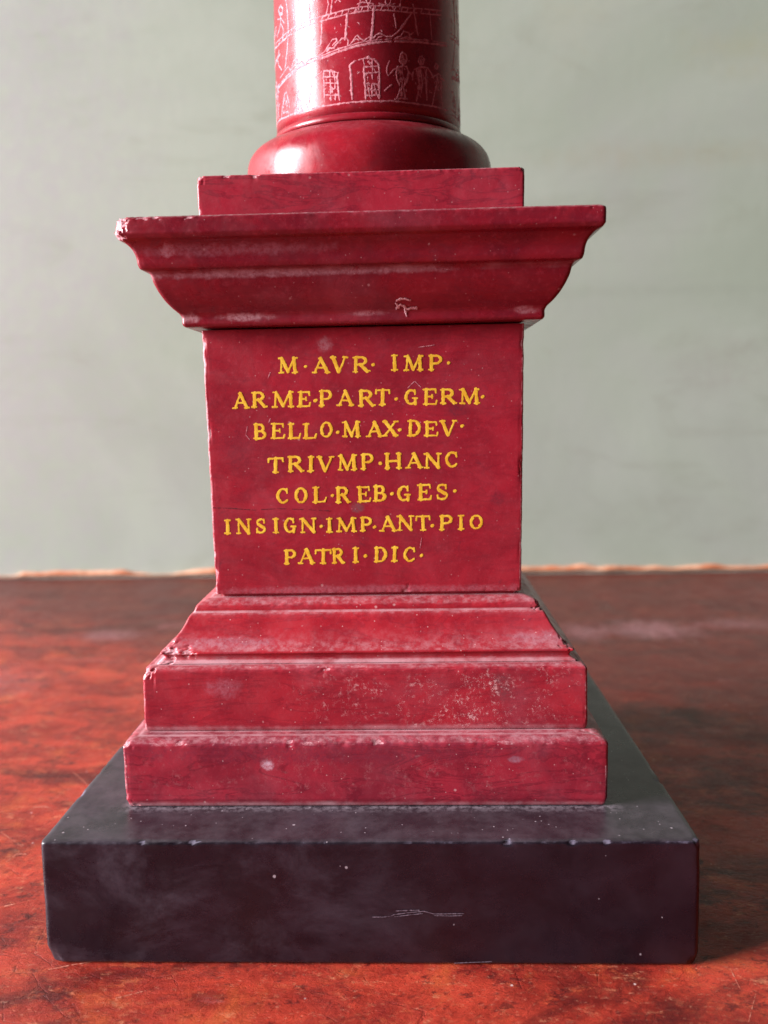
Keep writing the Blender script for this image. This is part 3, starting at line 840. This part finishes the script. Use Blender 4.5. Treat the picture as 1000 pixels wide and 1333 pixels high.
for (bx0, by0, bx1, by1, H), glyphs in INS:
    segs = []
    for g in glyphs:
        if g[0] == DOT:
            rr = random.uniform(1.8, 2.3)
            segs.append((g[1] - 0.5, g[2] + 0.3, g[1] + 0.5, g[2] - 0.3, rr, rr * 0.9))
            continue
        ch, xa, xb = g
        W = xb - xa
        tilt = random.uniform(-0.03, 0.03)
        dyj = random.uniform(-0.6, 0.6)
        hs = H * random.uniform(0.97, 1.04)
        for pl, wd in glyph(ch, W / H):
            jj = [(random.uniform(-0.012, 0.012), random.uniform(-0.015, 0.015)) for _ in pl] if len(pl) < 4 else [(0, 0)] * len(pl)
            pp = []
            for (ux, uy), (jx, jy) in zip(pl, jj):
                gx = xa + (ux + jx) * W + tilt * (uy - 0.5) * H
                base = by0 + (by1 - by0) * (gx - bx0) / (bx1 - bx0)
                pp.append((gx, base - (uy + jy) * hs + dyj))
            for a, b in zip(pp[:-1], pp[1:]):
                r0 = wd * H / 2 * random.uniform(0.90, 1.10)
                segs.append((a[0], a[1], b[0], b[1], r0, wd * H / 2 * random.uniform(0.90, 1.10)))
    relief('inscription_line', segs, 0.42, place_die, 0.000012, M_paint, die_obj, wob=0.24, wobk=6, edge=1.0)

# ------------------------------------------------------------------ engraved frieze winding round the shaft


def to_shaft(px, py):
    """pixel -> (arc length, z) on the shaft, in millimetres"""
    d = ray(px, py)
    o = CC - Vector((CXC, CYC, 0))
    r = SHR
    a = d.x ** 2 + d.y ** 2
    b = 2 * (o.x * d.x + o.y * d.y)
    disc = b * b - 4 * a * (o.x ** 2 + o.y ** 2 - r * r)
    if disc <= 0:
        return None
    p = o + d * ((-b - math.sqrt(disc)) / (2 * a))
    return math.atan2(p.x, -p.y) * r * 1000, (p.z - LEAN * p.y) * 1000


def Z8(*pts):
    return [(350 + u / 4.0, v / 4.0) for u, v in pts]


fr = []                                                      # (polyline in photo pixels, width in px)
fr.append((Z8((32, 640), (60, 622), (120, 595), (200, 572), (265, 556), (330, 545), (430, 532), (520, 526), (640, 526), (760, 538), (870, 556), (930, 575)), 1.7))
sp = [(22, 492), (45, 462), (90, 410), (160, 350), (220, 322), (280, 300), (340, 276), (400, 255), (460, 238), (520, 226), (580, 219), (640, 215), (720, 215), (800, 219), (870, 228), (930, 238)]
fr.append((Z8(*sp), 2.3))
fr.append((Z8(*[(u, v - 13) for u, v in sp]), 1.0))
rope = [(24, 262), (60, 222), (100, 186), (150, 155), (200, 132), (260, 112), (330, 92), (400, 74), (470, 60), (540, 52), (610, 52), (680, 58), (740, 64), (820, 70), (900, 78)]
fr.append((Z8(*rope), 1.4))
fr.append((Z8(*[(u, v - 24) for u, v in rope]), 1.2))
for i in range(len(rope) - 1):
    for f in (0.15, 0.65):
        u = rope[i][0] + (rope[i + 1][0] - rope[i][0]) * f
        v = rope[i][1] + (rope[i + 1][1] - rope[i][1]) * f
        fr.append((Z8((u, v), (u + 9, v - 24)), 1.1))
waves = [[(60, 405), (80, 372), (100, 345), (112, 366), (128, 318), (142, 306), (156, 330), (170, 318), (184, 338)], [(110, 372), (128, 344), (146, 330), (160, 352)], [(186, 338), (205, 312), (222, 306), (240, 300), (262, 290), (290, 268), (308, 240), (330, 205), (352, 200), (360, 222), (340, 246), (326, 250)],
         [(300, 268), (322, 246), (340, 226), (352, 214)], [(345, 236), (366, 214), (380, 200), (405, 198), (415, 214), (412, 232)], [(418, 236), (436, 216), (452, 190), (462, 182), (478, 200), (494, 210), (480, 220), (450, 226)], [(440, 214), (456, 200), (470, 206)],
         [(496, 214), (512, 198), (536, 186), (548, 196), (562, 180), (580, 172), (600, 182), (616, 190), (640, 190)], [(560, 208), (574, 194), (590, 190)], [(640, 190), (668, 168), (690, 148), (715, 112), (742, 72)], [(655, 200), (690, 186), (705, 160), (730, 170), (738, 200)], [(690, 200), (720, 190), (760, 205)]]
for wv in waves:
    fr.append((Z8(*wv), 1.35))
for pl, wd in (([(408, 72), (404, 130), (398, 205)], 2.6), ([(548, 36), (544, 110), (534, 206)], 3.0), ([(276, 110), (274, 180), (270, 232), (246, 248)], 1.3), ([(654, 70), (660, 110), (666, 142)], 1.6), ([(690, 140), (742, 72)], 1.2), ([(752, 20), (764, 100), (778, 186)], 1.5),
               ([(98, 200), (92, 280), (84, 352)], 2.2), ([(52, 262), (44, 310), (50, 340), (66, 362)], 1.6), ([(840, 60), (846, 130), (850, 210)], 1.0)):
    fr.append((Z8(*pl), wd))
# figures and huts of the upper band (only their feet are inside the photograph)
for pl, wd in (([(482, -40), (476, 0), (468, 44)], 1.6), ([(500, -40), (512, 10), (532, 40)], 1.6), ([(540, -30), (528, 10), (516, 36)], 1.3), ([(606, -30), (610, 10), (626, 40)], 1.3), ([(640, -20), (632, 20), (648, 44)], 1.1), ([(690, -40), (688, 10), (684, 46)], 1.4), ([(332, -30), (326, 30), (322, 74)], 1.7), ([(300, -30), (310, 20), (296, 78)], 1.3),
               ([(84, -20), (94, 60), (100, 170)], 2.0), ([(116, -30), (126, 60), (134, 160)], 2.0), ([(150, -20), (160, 60), (170, 132)], 1.5), ([(205, -20), (210, 60), (214, 118)], 1.5), ([(250, -20), (252, 50), (256, 106)], 1.3), ([(345, 10), (360, -6), (372, 6)], 1.2), ([(462, 20), (488, 8), (545, 18)], 1.2), ([(576, 16), (600, 24), (660, 18)], 1.0),
               ([(50, 40), (60, 30), (70, 44), (66, 70), (54, 74), (48, 56), (50, 40)], 3.2), ([(58, 76), (60, 120), (50, 160), (42, 190)], 2.2), ([(60, 120), (74, 150), (70, 196)], 1.8), ([(44, 100), (62, 96), (78, 120)], 1.6)):
    fr.append((Z8(*pl), wd))
# gate with a barred leaf
for pl, wd in (([(434, 516), (432, 460), (428, 400), (422, 336)], 2.2), ([(422, 336), (450, 316), (485, 306), (520, 302), (552, 310), (574, 336)], 1.8), ([(574, 336), (578, 400), (578, 460), (577, 512)], 1.9), ([(494, 308), (498, 380), (503, 450), (506, 512)], 2.2), ([(540, 308), (540, 400), (538, 500)], 1.6),
               ([(498, 348), (574, 344)], 1.5), ([(498, 384), (576, 374)], 1.4), ([(502, 436), (536, 430), (576, 442)], 1.6), ([(504, 470), (577, 468)], 1.1), ([(506, 498), (577, 494)], 1.3), ([(512, 440), (530, 512)], 1.0), ([(548, 440), (572, 508)], 1.0), ([(518, 320), (560, 380)], 0.9), ([(508, 300), (522, 292), (530, 302)], 1.3)):
    fr.append((Z8(*pl), wd))
# hut with a window
for pl, wd in (([(290, 524), (288, 450), (284, 370)], 1.5), ([(284, 370), (320, 366), (362, 378)], 1.8), ([(362, 378), (356, 400), (362, 460), (368, 522)], 2.0), ([(228, 410), (262, 384), (286, 364)], 1.2), ([(318, 374), (322, 450), (324, 522)], 1.4), ([(342, 374), (346, 450), (348, 520)], 1.2), ([(288, 400), (358, 400)], 1.1), ([(288, 432), (360, 432)], 1.1), ([(290, 462), (362, 464)], 1.1), ([(290, 494), (366, 496)], 1.1)):
    fr.append((Z8(*pl), wd))
# tents
for pl, wd in (([(66, 614), (72, 550), (82, 492), (92, 480), (102, 520), (112, 590)], 1.8), ([(76, 590), (86, 540), (96, 520)], 1.1), ([(74, 560), (104, 548)], 1.0), ([(72, 590), (108, 576)], 1.0), ([(134, 596), (140, 540), (152, 490), (164, 452)], 1.8), ([(150, 590), (156, 540), (162, 500), (172, 560), (180, 580)], 1.4), ([(142, 560), (172, 548)], 1.0), ([(140, 584), (176, 572)], 1.0), ([(170, 446), (190, 520), (200, 566)], 1.3), ([(206, 560), (214, 500), (224, 440)], 1.2), ([(44, 620), (52, 560), (56, 540)], 1.2)):
    fr.append((Z8(*pl), wd))
# soldiers
for pl, wd in (([(682, 316), (688, 284), (700, 272), (716, 286), (720, 308), (712, 330), (698, 334), (684, 318)], 1.6), ([(690, 276), (702, 300), (704, 330)], 1.2), ([(630, 316), (616, 346), (616, 380), (624, 392), (648, 366), (676, 346)], 1.7), ([(672, 346), (664, 380), (668, 410), (680, 432)], 1.6), ([(718, 344), (730, 376), (724, 410), (716, 428)], 1.6), ([(676, 350), (700, 342), (720, 348)], 1.6), ([(680, 432), (684, 470), (668, 512)], 1.8), ([(714, 426), (702, 460), (712, 512)], 1.8), ([(696, 432), (690, 470), (694, 500)], 1.2), ([(660, 516), (690, 512), (722, 516)], 1.6), ([(604, 472), (620, 456), (640, 442)], 1.5), ([(730, 372), (748, 396)], 1.2), 
               ([(778, 318), (786, 296), (800, 292), (810, 308), (804, 330), (790, 336), (778, 318)], 1.6), ([(758, 362), (748, 386), (750, 414)], 1.6), ([(760, 360), (795, 348), (828, 352), (846, 380), (858, 402)], 1.7), ([(770, 366), (778, 410), (786, 440), (776, 490), (768, 526)], 1.6), ([(824, 360), (818, 410), (820, 450), (824, 520)], 1.6), ([(800, 440), (794, 480)], 1.3), ([(790, 356), (800, 440)], 1.6),
               ([(862, 346), (872, 330), (884, 342), (876, 360), (862, 346)], 1.3), ([(850, 402), (886, 382), (916, 424)], 1.4), ([(880, 390), (872, 450), (852, 540)], 1.4), ([(898, 420), (896, 480), (904, 556)], 1.3), ):
    fr.append((Z8(*pl), wd))

# bodies are filled with fine burin hatching
for (u0, v0, u1, v1, cnt) in ((674, 346, 724, 430, 34), (684, 284, 716, 330, 10), (682, 430, 698, 500, 12), (704, 430, 716, 500, 10), (764, 352, 830, 436, 40), (784, 298, 806, 330, 10), (774, 436, 796, 510, 12), (816, 430, 826, 510, 10), (856, 388, 906, 470, 26), (866, 336, 880, 356, 6), (506, 312, 572, 505, 22), (292, 378, 360, 515, 14), (76, 500, 104, 590, 10), (140, 470, 170, 590, 12)):
    for _ in range(cnt):
        u, v = random.uniform(u0, u1), random.uniform(v0, v1)
        a = random.gauss(1.45, 0.35)
        L = random.uniform(8, 26)
        fr.append((Z8((u, v), (min(u1, max(u0, u + L * math.cos(a))), min(v1, v + L * math.sin(a)))), random.uniform(0.3, 0.9)))
for _ in range(90):                                       # the ground between the figures is scored all over
    u, v = random.uniform(60, 900), random.uniform(60, 215)
    v = v + 14 - 60 * math.exp(-((u - 700) / 330) ** 2) + 55
    if random.random() < 0.35:
        v = random.uniform(300, 520)
    a, L = random.uniform(0, 3.1), random.uniform(5, 20)
    fr.append((Z8((u, v), (u + L * math.cos(a), v + L * math.sin(a))), random.uniform(-0.22, 0.1)))
segs0 = []
PXMM = 0.215                                                # one photo pixel on the shaft, in mm
for pl, wd in fr:
    pts = []
    for a, b in zip(pl[:-1], pl[1:]):
        nn = max(1, int(math.hypot(b[0] - a[0], b[1] - a[1]) / 3))
        for k in range(nn):
            pts.append((a[0] + (b[0] - a[0]) * k / nn, a[1] + (b[1] - a[1]) * k / nn))
    pts.append(pl[-1])
    pts = [to_shaft(px + random.uniform(-.22, .22), py + random.uniform(-.22, .22)) for px, py in pts]
    for a, b in zip(pts[:-1], pts[1:]):
        if a is None or b is None or abs(a[0] - b[0]) > 3:
            continue
        r = (wd * 1.0 + 0.40) * PXMM * 0.5
        segs0.append((a[0], a[1], b[0], b[1], r * random.uniform(0.7, 1.15), r * random.uniform(0.7, 1.15)))
        if random.random() < 0.30:                           # burin slips beside the line
            ox, oy = random.uniform(-.35, .35), random.uniform(-.35, .35)
            segs0.append((a[0] + ox, a[1] + oy, b[0] + ox * 0.6, b[1] + oy * 0.6, 0.05, 0.07))
# the frieze goes on round the column and up the next turn
circ = 2 * math.pi * SHR * 1000
allsegs = []
for k in (-1, 0, 1):
    for s in segs0:
        if k and not (-26 < (s[0] + s[2]) / 2 < 28):
            continue
        allsegs.append((s[0] + k * circ / 3, s[1] + (0.0 if k == 0 else 0.0), s[2] + k * circ / 3, s[3], s[4], s[5]))
for s in segs0:
    if s[1] > 217.5 and s[1] < 236 and s[3] < 236:
        allsegs.append((s[0] + 4, s[1] + 21.5, s[2] + 4, s[3] + 21.5, s[4], s[5]))


def place_shaft(x, y, hh):
    z = y / 1000
    r = shaft_r(z) + 0.00002 + hh
    a = x / 1000 / SHR
    return (CXC + r * math.sin(a), CYC - r * math.cos(a), z - LEAN * r * math.cos(a))


allsegs = [s for s in allsegs if min(s[1], s[3]) > 205.4]
relief('engraved_frieze', allsegs, 0.10, place_shaft, 0.00004, M_engr, shaft, wob=0.05, wobk=5, dropout=(9, 0.9, 0.14), edge=0.15)


# ------------------------------------------------------------------ chips and scratches
def obj_named(n):
    return [o for o in mon.children if o.name.split('.')[0] == n][0]


def strokes(pls, wd):
    out = []
    for pl in pls:
        for a, b in zip(pl[:-1], pl[1:]):
            out.append((a[0], a[1], b[0], b[1], wd * random.uniform(.7, 1.2), wd * random.uniform(.6, 1.2)))
    return out


def place_corn(x, y, hh):
    """on the front of the cornice's ovolo"""
    yy = -0.048
    for _ in range(8):
        p = on_front(x, y, yy)
        z = p.z
        for a, b in zip(CORN[:-1], CORN[1:]):
            if a[1] <= z <= b[1] and b[1] > a[1]:
                yy = -(a[0] + (b[0] - a[0]) * (z - a[1]) / (b[1] - a[1]))
                break
    p = on_front(x, y, yy)
    return (p.x, p.y - 0.00016 - hh, p.z)


relief('chip', strokes([[(516, 392), (521, 389.5), (527, 389), (534, 391)], [(517, 401), (522, 397), (527, 399), (531, 403), (535, 401), (542, 401)], [(527, 400), (528, 406), (529, 411)], [(515, 395), (519, 400)]], 1.5), 0.4, place_corn, 0.00006, M_pale, obj_named('cornice'), wob=0.5, wobk=4)


def place_plane(y):
    def f(x, yy, hh):
        p = on_front(x, yy, y)
        return (p.x, p.y - hh, p.z)
    return f


relief('scratch', strokes([[(485, 1194), (500, 1194), (512, 1192)], [(512, 1191), (530, 1188.5), (552, 1186.5), (566, 1190), (604, 1189.5)], [(514, 1193.5), (535, 1191), (550, 1189.5)], [(516, 1186), (546, 1185)], [(566, 1192), (585, 1192.5), (602, 1192)], [(592, 1254), (615, 1253), (640, 1252)]], 0.55), 0.35, place_plane(-0.07548), 0.00003, M_hair, obj_named('plinth'), wob=0.16, wobk=6, dropout=(14, 0.9, 0.3))
for pl in ([(548, 504), (540, 496), (531, 505)], [(545, 452), (566, 449)], [(352, 485), (349, 492)], [(547, 713), (549, 700)], [(322, 555), (320, 566), (325, 572)], [(352, 545), (350, 550)]):
    relief('scratch', strokes([pl], 0.40), 0.3, place_die, 0.00003, M_engr, die_obj, wob=0.15, wobk=5)
relief('crack', strokes([[(277, 661), (300, 661.5), (330, 664), (362, 662), (400, 663.5), (430, 665)]], 0.45), 0.3, place_die, 0.00001, scratch_mat('dark_hairline', (0.08, 0.006, 0.012), (0.12, 0.008, 0.016)), die_obj, wob=0.2, wobk=5, dropout=(14, 0.2, 0.5))


def place_table(x, y, hh):
    d = ray(x, y)
    p = CC + d * ((0.0 - CC.z) / d.z)
    return (p.x, p.y, 0.00004 + hh)


M_tscr = scratch_mat('rubbed_polish', (0.62, 0.24, 0.17), (0.45, 0.10, 0.06), 0.6)
for pl, wd in (([(62, 1263), (90, 1257), (122, 1252)], 1.0), ([(96, 1006), (110, 1018), (124, 1030)], 0.8), ([(44, 1051), (56, 1050), (66, 1052)], 1.2), ([(952, 1263), (958, 1276), (964, 1288)], 0.8), ([(8, 1122), (22, 1112), (34, 1112)], 1.0), ([(6, 1180), (24, 1176)], 1.0), ([(2, 1084), (20, 1096), (30, 1104)], 0.7), ([(150, 1300), (190, 1290)], 0.7), ([(985, 1290), (975, 1330)], 0.6)):
    o = relief('scratch', strokes([pl], wd * 0.6), 0.4, place_table, 0.00002, M_tscr, None, wob=0.3, wobk=5, dropout=(9, 0.6, 0.5))
    o.parent = table
    o.matrix_parent_inverse = Matrix.Rotation(0.0108, 4, 'Z')
